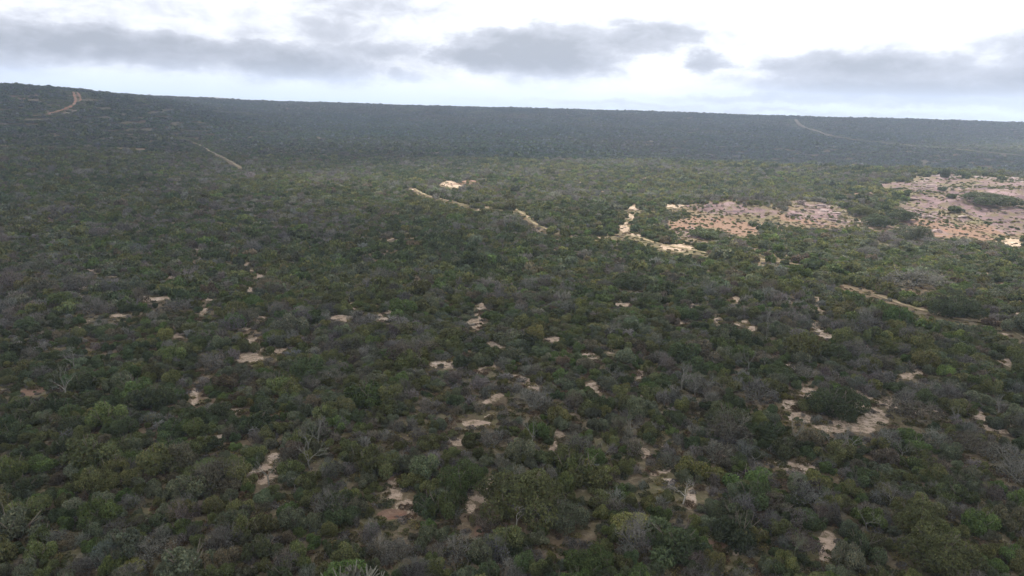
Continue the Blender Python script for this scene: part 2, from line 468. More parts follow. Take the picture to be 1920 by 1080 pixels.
def crown_geo(rg, n, size, k=9, flat=.8, fuzz=.12, loose=.8):
    """leaf clumps spread through a lumpy dome of unit radius; returns verts, faces, shade per face"""
    L = dome_lobes(rg, k, flat)
    pick = rg.choice(len(L), n * 2, p=L[:, 3] ** 2 / (L[:, 3] ** 2).sum())
    d = rg.normal(size=(n * 2, 3)); d[:, 2] = d[:, 2] * .9 + .25
    d /= np.linalg.norm(d, axis=1)[:, None]
    sq = np.array([1, 1, .82])
    rad = L[pick, 3] * (1 - np.abs(rg.normal(size=n * 2)) * fuzz) * rg.uniform(.88, 1.10, n * 2)
    C = L[pick, :3] + d * rad[:, None] * sq
    inside = np.zeros(len(C), bool)
    for l in L:
        q = (C - l[:3]) / sq
        inside |= (q ** 2).sum(1) < (l[3] * .70) ** 2
    ok = (~inside) & (C[:, 2] > .05)
    C, d, pk = C[ok][:n], d[ok][:n], pick[ok][:n]
    N = d + rg.normal(size=C.shape) * loose; N /= np.linalg.norm(N, axis=1)[:, None]
    V, F = leaf_quads(C, N, size, rg)
    lobe_sh = rg.uniform(.74, 1.26, len(L))[pk]
    sh = np.clip(rg.normal(1, .30, len(C)) * lobe_sh, .3, 2.0)
    return V, F, sh

def tube(V, F, p, q, r0, r1, k=3):
    p, q = np.array(p, float), np.array(q, float)
    d = q - p; L = np.linalg.norm(d)
    if L < 1e-6: return
    d /= L
    a = np.array([0, 0, 1.]) if abs(d[2]) < .9 else np.array([1., 0, 0])
    u = np.cross(d, a); u /= np.linalg.norm(u); v = np.cross(d, u)
    b = len(V)
    for c, r in ((p, r0), (q, r1)):
        for i in range(k):
            th = 2 * math.pi * i / k
            V.append(c + (u * math.cos(th) + v * math.sin(th)) * r)
    for i in range(k):
        j = (i + 1) % k
        F.append((b + i, b + j, b + k + j, b + k + i))

def branch(V, F, rg, p, d, L, r, depth, spread, up, k=3, kids=(2, 4)):
    """a crooked limb that splits again and again"""
    n = 2 if depth > 1 else 1
    for s in range(n):
        d = d + rg.normal(size=3) * .20; d[2] += up * .12; d /= np.linalg.norm(d)
        q = p + d * L / n
        tube(V, F, p, q, r * (1 - .25 * s), r * (1 - .25 * (s + 1)), k); p = q
    if depth == 0: return
    for i in range(int(rg.integers(kids[0], kids[1] + 1))):
        e = rg.normal(size=3); e -= d * (e @ d); e /= np.linalg.norm(e) + 1e-9
        nd = d + e * spread * rg.uniform(.6, 1.25); nd[2] += up * .25; nd /= np.linalg.norm(nd)
        branch(V, F, rg, p, nd, L * rg.uniform(.6, .86), r * .6, depth - 1, spread, up, 3, kids)

def stems_geo(rg, n=5, h=.55, r=.022):
    V, F = [], []
    for i in range(n):
        a = 2 * math.pi * (i + rg.uniform(0, .7)) / n
        d = np.array([math.cos(a) * .6, math.sin(a) * .6, 1.0]); d /= np.linalg.norm(d)
        branch(V, F, rg, np.array([math.cos(a) * .04, math.sin(a) * .04, -.06]), d, h, r, 1, .5, .3, 4, (2, 2))
    return np.array(V), np.array(F)

def twig_dome(rg, stems=9, depth=4, r=.020):
    """leafless bush of unit radius: many thin stems fanning out of the ground"""
    V, F = [], []
    for i in range(stems):
        a = 2 * math.pi * (i + rg.uniform(0, .8)) / stems; t = rg.uniform(.25, .95)
        d = np.array([math.cos(a) * t, math.sin(a) * t, 1.0]); d /= np.linalg.norm(d)
        branch(V, F, rg, np.array([0, 0, -.05]) + d * .03, d, .34, r, depth, .55, .15, 3, (2, 3))
    V = np.array(V); 
    s = np.percentile(np.hypot(V[:, 0], V[:, 1]), 97); V[:, :2] /= s; V[:, 2] *= .85 / np.percentile(V[:, 2], 98)
    return V, np.array(F)

def bare_tree_geo(rg):
    """crooked trunk and limbs, unit height about 1, spreading top"""
    V, F = [], []
    p = np.array([0, 0, -.05]); d = np.array([rg.normal() * .15, rg.normal() * .15, 1.0])
    q = p + d * .33
    tube(V, F, p, q, .026, .020, 6)
    nk = int(rg.integers(3, 5)); a0 = rg.uniform(0, 6)
    nt = len(F)
    for i in range(nk):
        a = a0 + 2 * math.pi * (i + rg.uniform(-.2, .2)) / nk
        e = np.array([math.cos(a) * .75, math.sin(a) * .75, .8]); e /= np.linalg.norm(e)
        branch(V, F, rg, q, e, .26, .016, 4, .62, .25, 4, (2, 3))
    return np.array(V), np.array(F), nt

def ones(F, s=1.0, rg=None):
    c = np.full((len(F), 3), s, float)
    if rg is not None: c *= rg.uniform(.75, 1.25, len(F))[:, None]
    return c

def rgb(sh, hue=.06, rg=rng):
    c = np.repeat(sh[:, None], 3, 1)
    j = rg.normal(0, hue, len(sh))
    c[:, 0] *= 1 + j; c[:, 2] *= 1 - j
    return c

NV = 10
near_leafy, near_stems, near_twigs, near_fuzz = [], [], [], []
for i in range(NV):
    rg = np.random.default_rng(100 + i)
    V, F, sh = crown_geo(rg, 4300, .046, k=int(rg.integers(7, 15)), flat=rg.uniform(.68, .98), fuzz=.24, loose=.85)
    near_leafy.append(mesh_np('leafy_crown', V, F, M_LEAF, rgb(sh, .06, rg)))
    V, F = stems_geo(rg); near_stems.append(mesh_np('stems', V, F, M_TWIG, ones(F, 1, rg)))
    V, F = twig_dome(rg); near_twigs.append(mesh_np('twigs', V, F, M_TWIG, ones(F, 1.0, rg)))
    V, F, sh = crown_geo(rg, 1500, .040, k=9, flat=.85, fuzz=.35, loose=1.3)
    near_fuzz.append(mesh_np('sparse_leaves', V, F, M_LEAF, rgb(sh, .05, rg)))
bare_trunks, bare_limbs = [], []
for i in range(8):
    rg = np.random.default_rng(300 + i)
    V, F, nt = bare_tree_geo(rg)
    bare_trunks.append(mesh_np('trunk', V[:12], F[:nt], M_TWIG, ones(F[:nt], 1, rg)))
    bare_limbs.append(mesh_np('limbs', V[12:], F[nt:] - 12, M_TWIG, ones(F[nt:], 1, rg)))
# dense round evergreen crowns
dense = []
for i in range(3):
    rg = np.random.default_rng(400 + i)
    V, F, sh = crown_geo(rg, 9000, .030, k=24, flat=.95, fuzz=.10, loose=.6)
    dense.append(mesh_np('dense_crown', V, F, M_LEAF, rgb(sh, .05, rg)))

# prototypes for the countless rest live in a collection that is not part of the scene
def protos(name, meshes):
    c = bpy.data.collections.new(name)
    for i, me in enumerate(meshes):
        c.objects.link(bpy.data.objects.new('%s_%02d' % (name, i), me))
    return c
def merged(parts, mats, name):
    Vs, Fs, Cs, Ms, b = [], [], [], [], 0
    for V, F, C, mi in parts:
        Vs.append(V); Fs.append(np.asarray(F) + b); Cs.append(C); Ms.append(np.full(len(F), mi)); b += len(V)
    me = mesh_np(name, np.concatenate(Vs), np.concatenate(Fs), None, np.concatenate(Cs))
    for m in mats: me.materials.append(m)
    me.polygons.foreach_set('material_index', np.concatenate(Ms).astype(np.int32))
    return me
midL, midG = [], []
for i in range(10):
    rg = np.random.default_rng(500 + i)
    V, F, sh = crown_geo(rg, 620, .125, k=int(rg.integers(7, 13)), flat=rg.uniform(.66, .98), fuzz=.15, loose=.85)
    midL.append(mesh_np('shrub_rest', V, F, M_LEAF, rgb(sh, .06, rg)))
    V, F, sh = crown_geo(rg, 520, .075, k=9, flat=.85, fuzz=.32, loose=1.2)
    V2, F2 = twig_dome(rg, 8, 2, .026)
    midG.append(merged([(V, F, rgb(sh, .04, rg), 0), (V2, F2, ones(F2, 1.25), 1)], [M_LEAF, M_TWIG], 'leafless_rest'))
PAL = {  # real-world leaf and twig colours
 'olive':      (.124, .134, .054), 'dark green': (.080, .101, .048), 'grey-green': (.128, .142, .088),
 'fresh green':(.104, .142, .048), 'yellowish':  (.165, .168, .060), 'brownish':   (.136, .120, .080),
 'lilac-grey': (.142, .136, .118), 'ash grey':   (.176, .172, .146), 'dusky brown':(.122, .110, .084)}
farP = []
for i in range(8):
    rg = np.random.default_rng(600 + i)
    parts = []
    for gx in range(-4, 4):
        for gy in range(-4, 4):
            x, y = (gx + .5 + rg.uniform(-.45, .45)) * 1.95, (gy + .5 + rg.uniform(-.45, .45)) * 1.95
            rad = 1.25 * math.exp(rg.normal(0, .38)); hh = rad * rg.uniform(.55, 1.1)
            V, F, sh = crown_geo(rg, 74, .30, k=4, flat=.9, fuzz=.12, loose=.75)
            V = V * np.array([rad, rad, hh]) + np.array([x, y, 0])
            key = rg.choice(['olive', 'dark green', 'grey-green', 'fresh green', 'brownish', 'lilac-grey', 'ash grey'], p=[.2, .2, .24, .1, .06, .15, .05])
            parts.append((V, F, rgb(sh * .9, .04, rg) * np.array(PAL[key])[None] * 10, 0))
    farP.append(merged(parts, [M_LEAF], 'clump'))
C_mid = protos('shrub_rest', midL); C_grey = protos('leafless_rest', midG); C_far = protos('far_clump', farP)
C_near = protos('shrub_near', near_leafy)

def gn_scatter(name, coll, pts, rot, scl, tint, idx, label, mat):
    me = bpy.data.meshes.new(name)
    me.vertices.add(len(pts)); me.vertices.foreach_set('co', np.asarray(pts, np.float32).ravel())
    for an, ty, fld, v in (('rotv', 'FLOAT_VECTOR', 'vector', rot), ('sclv', 'FLOAT_VECTOR', 'vector', scl), ('tintv', 'FLOAT_VECTOR', 'vector', tint), ('idx', 'INT', 'value', idx)):
        a = me.attributes.new(an, ty, 'POINT'); a.data.foreach_set(fld, np.asarray(v, np.int32 if ty == 'INT' else np.float32).ravel())
    me.materials.append(mat)
    o = link(name, me); o['kind'] = 'stuff'; o['label'] = label
    ng = bpy.data.node_groups.new(name, 'GeometryNodeTree')
    ng.interface.new_socket('Geometry', in_out='INPUT', socket_type='NodeSocketGeometry')
    ng.interface.new_socket('Geometry', in_out='OUTPUT', socket_type='NodeSocketGeometry')
    N = ng.nodes; Lk = ng.links
    gi, gout = N.new('NodeGroupInput'), N.new('NodeGroupOutput')
    m2p = N.new('GeometryNodeMeshToPoints')
    ci = N.new('GeometryNodeCollectionInfo'); ci.inputs['Collection'].default_value = coll
    ci.inputs['Separate Children'].default_value = True; ci.inputs['Reset Children'].default_value = True
    iop = N.new('GeometryNodeInstanceOnPoints'); iop.inputs['Pick Instance'].default_value = True
    def na_(n, t):
        q = N.new('GeometryNodeInputNamedAttribute'); q.data_type = t; q.inputs[0].default_value = n; return q.outputs[0]
    e2r = N.new('FunctionNodeEulerToRotation')
    st = N.new('GeometryNodeStoreNamedAttribute'); st.data_type = 'FLOAT_VECTOR'; st.domain = 'INSTANCE'; st.inputs['Name'].default_value = 'tint'
    Lk.new(gi.outputs[0], m2p.inputs[0]); Lk.new(m2p.outputs[0], iop.inputs['Points']); Lk.new(ci.outputs[0], iop.inputs['Instance'])
    Lk.new(na_('idx', 'INT'), iop.inputs['Instance Index'])
    Lk.new(na_('rotv', 'FLOAT_VECTOR'), e2r.inputs[0]); Lk.new(e2r.outputs[0], iop.inputs['Rotation'])
    Lk.new(na_('sclv', 'FLOAT_VECTOR'), iop.inputs['Scale'])
    Lk.new(iop.outputs[0], st.inputs['Geometry']); Lk.new(na_('tintv', 'FLOAT_VECTOR'), st.inputs['Value']); Lk.new(st.outputs[0], gout.inputs[0])
    md = o.modifiers.new('scatter', 'NODES'); md.node_group = ng
    return o

# ------------------------------------------------------------------ plants: where they stand
def hexgrid(r0, r1, s, azlim):
    n = int(r1 / s) + 2
    gx, gy = np.meshgrid(np.arange(-n, n), np.arange(0, int(n * 1.16)))
    x = (gx + .5 * (gy % 2)) * s; y = gy * s * .866
    x = x + rng.uniform(-.42, .42, x.shape) * s; y = y + rng.uniform(-.42, .42, y.shape) * s
    x, y = x.ravel(), y.ravel()
    r = np.hypot(x, y); a = np.degrees(np.arctan2(x, y))
    ok = (r > r0) & (r < r1) & (np.abs(a) < azlim)
    return x[ok], y[ok]

def bare_at(x, y):
    m = masks(x, y)
    b = np.maximum(np.maximum(m['sand'], m['rock']), m['red'] * .9)
    td = track_dist(x, y)
    return np.maximum(b, sstep(1.4, 0.2, td)), m

# hand-set plants of the photo: kind, px, py of the foot, radius px, height/radius, tone, label
SPECIAL = [
 ('evergreen_tree', 1563, 792, 53, 1.05, 'dark green', 'round dense dark evergreen standing alone in the sandy clearing', 'round evergreen of clearing'),
 ('leafy_shrub', 1518, 776, 22, 1.1, 'olive', 'small olive bush touching the left side of the round evergreen of the clearing', None),
 ('evergreen_tree', 975, 1000, 84, 1.05, 'olive', 'largest olive crown low in the middle, with white dead branches sticking out', 'largest olive crown'),
 ('evergreen_tree', 1055, 1003, 46, 1.2, 'grey-green', 'dusky grey-green crown joined to the right side of the largest olive crown', None),
 ('evergreen_tree', 868, 940, 48, 1.2, 'fresh green', 'fresh green crown left of the slanting sand strip', 'fresh green crown'),
 ('evergreen_tree', 1712, 1003, 40, 1.1, 'olive', 'olive domed crown at lower right between thin bare trees', 'olive domed crown'),
 ('evergreen_tree', 1750, 1085, 60, 1.1, 'olive', 'broad olive crown cut by the bottom edge at lower right', 'broad crown at the bottom edge'),
 ('evergreen_tree', 1115, 1090, 40, 1.0, 'fresh green', 'fresh green crown at the bottom edge right of the middle', None),
 ('evergreen_tree', 1185, 545, 36, .9, 'dark green', 'dark low crown just right of the middle of the scrub', None),
 ('evergreen_tree', 1790, 600, 40, .9, 'dark green', 'dark spreading crown just behind the winding sandy path at right', None),
 ('evergreen_tree', 1770, 334, 8, 2.3, 'dark green', 'tiny dark upright tree on top of the pink rocky knoll', None),
 ('evergreen_tree', 1855, 392, 42, .5, 'dark green', 'long low dark thicket in the middle of the pink rocky knoll', None),
 ('leafy_shrub', 1690, 342, 9, 1.0, 'olive', 'small olive bush on the pale upper rock of the right knoll', None),
 ('leafy_shrub', 1767, 358, 8, 1.3, 'dark green', 'dark bush midway down the pale part of the pink rocky knoll', None),
 ('leafy_shrub', 1783, 374, 8, 1.1, 'dark green', 'lone dark bush on mauve rock left of the long low thicket', None),
 ('leafy_shrub', 1720, 330, 6, 1.0, 'olive', 'tiny olive bush at the top edge of the pink rocky knoll', None),
 ('leafy_shrub', 1790, 400, 16, .9, 'dark green', 'dark bush at the lower left end of the pink rocky knoll', None),
 ('evergreen_tree', 1648, 428, 26, .9, 'dark green', 'dark crown at the left of the green gully between the two knolls', None),
 ('evergreen_tree', 1690, 420, 24, .9, 'dark green', 'dark crown high in the green gully between the two knolls', None),
 ('evergreen_tree', 1712, 452, 30, .9, 'grey-green', 'grey-green crown at the foot of the gully between the knolls', None),
 ('evergreen_tree', 1618, 410, 20, .9, 'olive', 'olive crown at the right end of the reddish left knoll', None),
 ('leafy_shrub', 1320, 450, 30, .7, 'dark green', 'dark spreading bush below the tan rock strip', None),
 ('leafless_shrub', 401, 702, 32, 1.2, 'lilac-grey', 'large lilac-grey leafless bush in the left half', 'large lilac-grey bush'),
 ('leafless_shrub', 175, 592, 26, 1.2, 'lilac-grey', 'lilac-grey leafless bush on the far left above the tan soil spot', None),
 ('leafless_shrub', 330, 590, 28, .9, 'lilac-grey', 'broad grey bush left of the two white sand flecks', None),
 ('leafless_shrub', 755, 1065, 34, 1.2, 'lilac-grey', 'purple-grey twiggy bush low on the picture left of the largest crown', 'purple-grey bush'),
 ('leafless_shrub', 862, 1060, 40, 1.1, 'ash grey', 'ash grey domed bush below the small red soil strip', None),
 ('leafless_shrub', 285, 1062, 38, .9, 'ash grey', 'pale twiggy dome near the bottom left corner', 'pale twiggy dome'),
 ('leafless_shrub', 1418, 760, 40, 1.1, 'lilac-grey', 'dark lilac-grey dome left of the sandy clearing', 'dark lilac-grey dome'),
 ('leafless_shrub', 1818, 858, 34, 1.0, 'dusky brown', 'dusky domed bush right of the bare trees near the right edge', 'dusky dome'),
 ('leafless_shrub', 1890, 880, 36, .9, 'ash grey', 'ash grey domed bush cut by the right edge', None),
 ('leafless_shrub', 1905, 915, 40, .9, 'ash grey', 'wide ash grey bush in front of the one cut by the right edge', None),
 ('leafless_shrub', 1782, 595, 20, 1.1, 'ash grey', 'pale grey round bush beside the winding sandy path at right', None),
 ('leafless_shrub', 1705, 795, 50, .7, 'dusky brown', 'wide dusky bush right of the sandy clearing', None),
 ('leafless_shrub', 1710, 545, 50, .7, 'ash grey', 'long ash grey thicket behind the winding sandy path', None),
 ('leafless_shrub', 928, 845, 34, 1.0, 'lilac-grey', 'lilac-grey bush right of the small sand spot in the middle', None),
 ('leafless_shrub', 1000, 775, 38, 1.1, 'ash grey', 'ash grey twiggy dome high in the middle of the lower half', None),
 ('leafless_shrub', 722, 830, 18, 1.2, 'ash grey', 'small whitish twiggy bush left of the small sand spot', None),
 ('bare_tree', 996, 832, 34, 1.5, 'ash grey', 'spreading pale bare tree right of the middle sand spots', 'spreading bare tree'),
 ('bare_tree', 968, 985, 28, 1.5, 'white', 'white dead tree forking out of the left side of the largest olive crown', None),
 ('bare_tree', 1022, 988, 30, 1.4, 'white', 'white dead tree forking out of the right side of the largest olive crown', None),
 ('bare_tree', 1280, 945, 28, 1.9, 'white', 'thin whitish bare tree standing before the tan sand right of the middle', 'thin whitish bare tree'),
 ('bare_tree', 1484, 925, 28, 1.7, 'ash grey', 'grey bare tree in front of the rocky sand at right', 'grey bare tree'),
 ('bare_tree', 1415, 870, 24, 1.3, 'ash grey', 'low flat-topped bare tree left of the rocky sand', None),
 ('bare_tree', 1590, 852, 32, 1.6, 'ash grey', 'forked bare tree in front of the sandy clearing', 'forked bare tree'),
 ('bare_tree', 1626, 993, 26, 1.5, 'ash grey', 'flat-topped pale bare tree left of the olive domed crown', None),
 ('bare_tree', 1836, 985, 22, 1.6, 'ash grey', 'slender bare tree right of the olive domed crown', None),
 ('bare_tree', 1668, 950, 26, 1.4, 'ash grey', 'grey bare tree above the olive domed crown', None),
 ('bare_tree', 850, 958, 13, 1.9, 'white', 'little white-stemmed bare tree left of the slanting sand strip', None),
 ('bare_tree', 812, 1078, 22, 1.9, 'grey-green', 'pale green bare tree at the bottom edge beside the purple-grey bush', None),
 ('bare_tree', 1195, 1010, 34, 1.5, 'ash grey', 'grey bare tree right of the largest olive crown', None),
 ('bare_tree', 1130, 862, 24, 1.5, 'ash grey', 'bare tree above and right of the largest olive crown', None),
 ('bare_tree', 1180, 815, 26, 1.5, 'ash grey', 'bare tree between the two small sand spots right of the middle', None),
 ('bare_tree', 1145, 708, 20, 1.4, 'ash grey', 'small bare tree above the pair of pale sand flecks', None),
 ('bare_tree', 1788, 795, 20, 1.5, 'ash grey', 'small flat-topped bare tree left of the right-hand sand streak', None),
 ('bare_tree', 265, 865, 16, 1.6, 'ash grey', 'small grey bare tree among dense green bushes on the left', None),
 ('bare_tree', 553, 915, 14, 1.6, 'white', 'little pale bare tree right of the lone bright sand patch', None),
 ('bare_tree', 720, 775, 12, 1.8, 'ash grey', 'tiny bare tree above the small whitish twiggy bush', None),
 ('bare_tree', 1490, 1045, 26, 1.7, 'grey-green', 'greenish bare tree left of the upright sand patch', None),
 ('bare_tree', 1690, 860, 22, 1.5, 'ash grey', 'grey bare tree below the wide dusky bush', None),
]
PAL['white'] = (.34, .32, .29)
LAND = [((500, 882), 'lone bright sand patch'), ((755, 940), 'forked sand patch'), ((905, 930), 'slanting sand strip'), ((470, 662), 'small white sand streak'),
        ((1552, 1012), 'upright sand patch'), ((62, 731), 'tan soil spot'), ((1860, 800), 'right-hand sand streak'), ((858, 828), 'small middle sand spot'),
        ((1345, 1022), 'reddish soil strip'), ((60, 984), 'rusty soil spot'), ((1120, 727), 'pair of pale sand flecks'), ((400, 765), 'two dull sand flecks'),
        ((1490, 875), 'rocky sand'), ((640, 596), 'sand fleck row'), ((1540, 620), 'sand fleck beyond clearing'), ((893, 602), 'upright sand fleck'),
        ((585, 967), 'tiny red soil spot'), ((1296, 925), 'tan upright sand')]
for s in SPECIAL:
    if s[7]: LAND.append(((s[1], s[2] - s[3] * .6), s[7]))

KIND = {'leafy_shrub': ('shrub', 'leafy shrubs of the scrub'), 'leafless_shrub': ('leafless bush', 'leafless bushes of the scrub'),
        'bare_tree': ('bare tree', 'bare trees among the scrub'), 'evergreen_tree': ('tree', 'round evergreen crowns')}
BARK = (.15, .125, .10)
def plant(kind, loc, rad, hgt, tone, tint, label, rot, v):
    cat, grp = KIND[kind]
    e = link(kind, None, loc); e.rotation_euler = (0, 0, rot)
    e['label'] = label; e['category'] = cat; e['group'] = grp
    def part(name, me, sc, col):
        o = link(name, me, (0, 0, 0), e); o.scale = sc; o['tint'] = [float(c) for c in col]
        return o
    if kind in ('leafy_shrub', 'evergreen_tree'):
        me = dense[v % 3] if kind == 'evergreen_tree' else near_leafy[v % NV]
        part('crown', me, (rad, rad, hgt), tint); part('trunk', near_stems[v % NV], (rad, rad, hgt), BARK)
    elif kind == 'leafless_shrub':
        part('branches', near_twigs[v % NV], (rad, rad, hgt), np.array(tint) * 1.15); part('crown', near_fuzz[v % NV], (rad, rad, hgt), np.array(tint) * .8)
    else:
        part('trunk', bare_trunks[v % 8], (hgt,) * 3, np.array(tint) * 1.1); part('limbs', bare_limbs[v % 8], (rad * 1.5, rad * 1.5, hgt), np.array(tint) * 1.1)
    return e

taken = []
for i, (kind, px, py, rp, hr, tone, label, _) in enumerate(SPECIAL):
    p = at(px, py)
    dist = math.sqrt(p[0] ** 2 + p[1] ** 2 + (CAM_H - p[2]) ** 2)
    rad = rp * dist / FPX
    u = p[:2] / np.linalg.norm(p[:2])
    c = p[:2] + u * rad * .75                 # the pixel marks the near foot of the crown
    if kind == 'bare_tree': c = p[:2]
    z = float(height(*c)) - .05
    tint = np.array(PAL[tone]) * (.8 if kind == 'evergreen_tree' else 1)
    plant(kind, (c[0], c[1], z), rad, rad * hr, tone, tint, label, random.uniform(0, 6.28), i)
    taken.append((c[0], c[1], rad * (.3 if kind == 'bare_tree' else .9), rad * hr))
taken = np.array(taken)

def free_of_taken(x, y, h):
    ok = np.ones(len(x), bool)
    k = h / (CAM_H - h)
    for tx, ty, tr, th in taken:
        for f in (0, .5, 1):
            ok &= np.hypot(x * (1 + k * f) - tx, y * (1 + k * f) - ty) > (tr if f == 0 else tr * .7)
    return ok

x, y = hexgrid(30, 440, 1.55, 47)
n = len(x)
z = height(x, y)
rad = .94 * np.exp(rng.normal(0, .40, n)) * (.8 + .4 * vnoise(x, y, 22, 77, 3)); rad = np.clip(rad, .4, 3.0)
cover = vnoise(x, y, 34, 71, 4)
thin = sstep(.42, .26, cover)                              # open ground
rad *= (1 - .30 * thin)
hgt = rad ** .8 * rng.uniform(.95, 1.95, n)
hgt *= 1.0 + .25 * (vnoise(x, y, 60, 75, 2) - .5)
hgt = np.clip(hgt, .5, 4.2)
keep = rng.uniform(size=n) > .02 + .25 * thin
b0, m0 = bare_at(x, y)
kk = (hgt * .8) / np.maximum(CAM_H - z - hgt * .8, 8)
b1, _ = bare_at(x * (1 + kk * .5), y * (1 + kk * .5)); b2, _ = bare_at(x * (1 + kk), y * (1 + kk))
lx, ly = y / np.hypot(x, y) * rad * .7, -x / np.hypot(x, y) * rad * .7
f1 = 1 + kk * .7
b3, _ = bare_at(x * f1 + lx, y * f1 + ly); b4, _ = bare_at(x * f1 - lx, y * f1 - ly)
front = (np.maximum(b1, b2) > .35) | (np.maximum(b3, b4) > .6)
on = b0 > .4
clus = sstep(.50, .66, vnoise(x, y, 13, 53, 3))
dice = rng.uniform(size=n)
keep &= ~(on & (dice > np.where(m0['rock'] > .4, .13 + .85 * clus, np.where(m0['red'] > .4, .05 + .5 * clus, .08))))
small = (on | front)
keep &= ~(front & ~on & (dice > .20))
rad = np.where(small, np.minimum(rad * .5, .8), rad); hgt = np.where(small, np.minimum(hgt * .36, .8), hgt)
keep &= free_of_taken(x, y, hgt * .8)
x, y, z, rad, hgt, on = (a[keep] for a in (x, y, z, rad, hgt, on))
n = len(x)
# kind and tone: drifts of like plants with single ones between
tn = vnoise(x, y, 34, 81, 4) + rng.normal(0, .17, n)
gn_ = vnoise(x, y, 26, 91, 4) * .8 + .1 + rng.normal(0, .16, n)
grey = gn_ > .69
TL = ['dark green', 'olive', 'fresh green', 'grey-green', 'yellowish', 'brownish']; TG = ['lilac-grey', 'ash grey', 'dusky brown']
tone = np.empty(n, object)
for i in range(n):
    q = rng.uniform()
    if grey[i]:
        tone[i] = TG[0] if q < .5 else TG[1] if q < .75 else TG[2]
    else:
        t = tn[i]
        tone[i] = 'dark green' if t < .38 else 'olive' if t < .47 else 'fresh green' if t < .53 else 'grey-green' if t < .68 else 'olive'
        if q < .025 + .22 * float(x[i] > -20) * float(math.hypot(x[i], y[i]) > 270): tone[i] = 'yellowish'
        elif q < .085: tone[i] = 'brownish'
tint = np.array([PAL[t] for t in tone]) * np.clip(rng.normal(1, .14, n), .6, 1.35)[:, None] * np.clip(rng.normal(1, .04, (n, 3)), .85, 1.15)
rx, ry, dep = project(np.column_stack([x, y, z + hgt * .5]))
infr = (rx > -20) & (rx < 1940) & (ry < 1100) & (ry > 0)
psize = np.where(infr, rad * (rad * .6 + hgt * .6) / dep ** 2, 0)
idx_leafy = [i for i in np.argsort(-psize * ~grey) if psize[i] > 0][:284]
idx_leafy = [i for i in idx_leafy if not grey[i]]
idx_grey = [i for i in np.argsort(-psize * grey) if psize[i] > 0 and grey[i]][:278]
idx_grey = list(idx_grey)
# a few more bare trees standing proud of the brush
cand = np.where(infr & (dep < 150) & (dep > 60) & ~on & (cover[keep] < .6))[0]
cand = rng.permutation(cand)[:26]

ORD = ['nearest', 'second nearest', 'third nearest', 'fourth nearest', 'fifth nearest', 'sixth nearest', 'seventh nearest', 'eighth nearest', 'ninth nearest',
       'tenth nearest', 'eleventh nearest', 'twelfth nearest', 'thirteenth nearest', 'fourteenth nearest', 'fifteenth nearest', 'sixteenth nearest']
LP = np.array([l[0] for l in LAND], float)
SIDE = ['right of', 'left of', 'beyond', 'in front of']
def labels_for(ids, kind):
    word = {'leafy_shrub': 'leafy shrub', 'leafless_shrub': 'leafless bush', 'bare_tree': 'bare tree'}[kind]
    bins = {}
    for i in ids:
        d = np.hypot(LP[:, 0] - rx[i], (LP[:, 1] - ry[i]) * 1.4)
        l = int(np.argmin(d)); dx, dy = rx[i] - LP[l, 0], (ry[i] - LP[l, 1]) * 1.4
        side = (0 if dx > 0 else 1) if abs(dx) > abs(dy) else (2 if dy < 0 else 3)
        bins.setdefault((l, side, tone[i]), []).append((d[l], i))
    out = {}
    for (l, side, t), lst in bins.items():
        lst.sort()
        for k, (_, i) in enumerate(lst):
            o = ORD[k] if k < len(ORD) else '%dth nearest' % (k + 1)
            out[i] = '%s %s, %s %s the %s' % (t, word, o, SIDE[side], LAND[l][1])
    return out
def put(ids, kind):
    lab = labels_for(ids, kind)
    for i in ids:
        plant(kind, (x[i], y[i], z[i] - .04), rad[i], hgt[i], tone[i], tint[i], lab[i], rng.uniform(0, 6.28), int(rng.integers(0, 100)))
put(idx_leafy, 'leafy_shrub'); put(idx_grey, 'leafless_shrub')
used = np.zeros(n, bool); used[idx_leafy] = True; used[idx_grey] = True
cand = [i for i in cand if not used[i]]
for i in cand:
    used[i] = True
    tone[i] = 'ash grey'; tint[i] = np.array(PAL['ash grey']) * rng.uniform(.85, 1.25); hgt[i] = rng.uniform(2.6, 4.2); rad[i] = hgt[i] * rng.uniform(.4, .55)
put(cand, 'bare_tree')

def rest(sel, coll, name, label, nvar, mat, lift=.04):
    k = int(sel.sum())
    gn_scatter(name, coll, np.column_stack([x[sel], y[sel], z[sel] - lift]), np.column_stack([rng.uniform(-.08, .08, k), rng.uniform(-.08, .08, k), rng.uniform(0, 6.28, k)]),
               np.column_stack([rad[sel], rad[sel], hgt[sel]]), tint[sel], rng.integers(0, nvar, k), label, mat)
dd = np.hypot(x, y)
nearsel = (dd < 130)
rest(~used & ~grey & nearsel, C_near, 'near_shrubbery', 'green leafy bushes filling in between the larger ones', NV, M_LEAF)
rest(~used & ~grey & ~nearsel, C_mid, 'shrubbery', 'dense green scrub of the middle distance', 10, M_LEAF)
rest(~used & grey, C_grey, 'leafless_shrubbery', 'grey leafless brush scattered through the green scrub', 10, M_TWIG)

# low tufts between the bushes
tuftM = []
for i in range(6):
    rg = np.random.default_rng(700 + i)
    V, F, sh = crown_geo(rg, 240, .12, k=7, flat=.5, fuzz=.3, loose=1.1)
    tuftM.append(mesh_np('tuft', V, F, M_LEAF, rgb(sh, .08, rg)))
C_tuft = protos('tuft', tuftM)
tx, ty = hexgrid(30, 330, 1.75, 47)
tb, _ = bare_at(tx, ty)
tx2, ty2 = hexgrid(30, 125, 1.5, 47); tx, ty = np.concatenate([tx, tx2]), np.concatenate([ty, ty2]); tb = np.concatenate([tb, bare_at(tx2, ty2)[0]])
tk = (rng.uniform(size=len(tx)) > tb * .80) & (rng.uniform(size=len(tx)) > .05)
tx, ty = tx[tk], ty[tk]; k = len(tx)
tr = rng.uniform(.35, 1.0, k)
TT = np.array([(.10, .085, .04), (.085, .09, .035), (.12, .085, .055), (.07, .075, .04), (.16, .14, .06), (.13, .12, .11)])
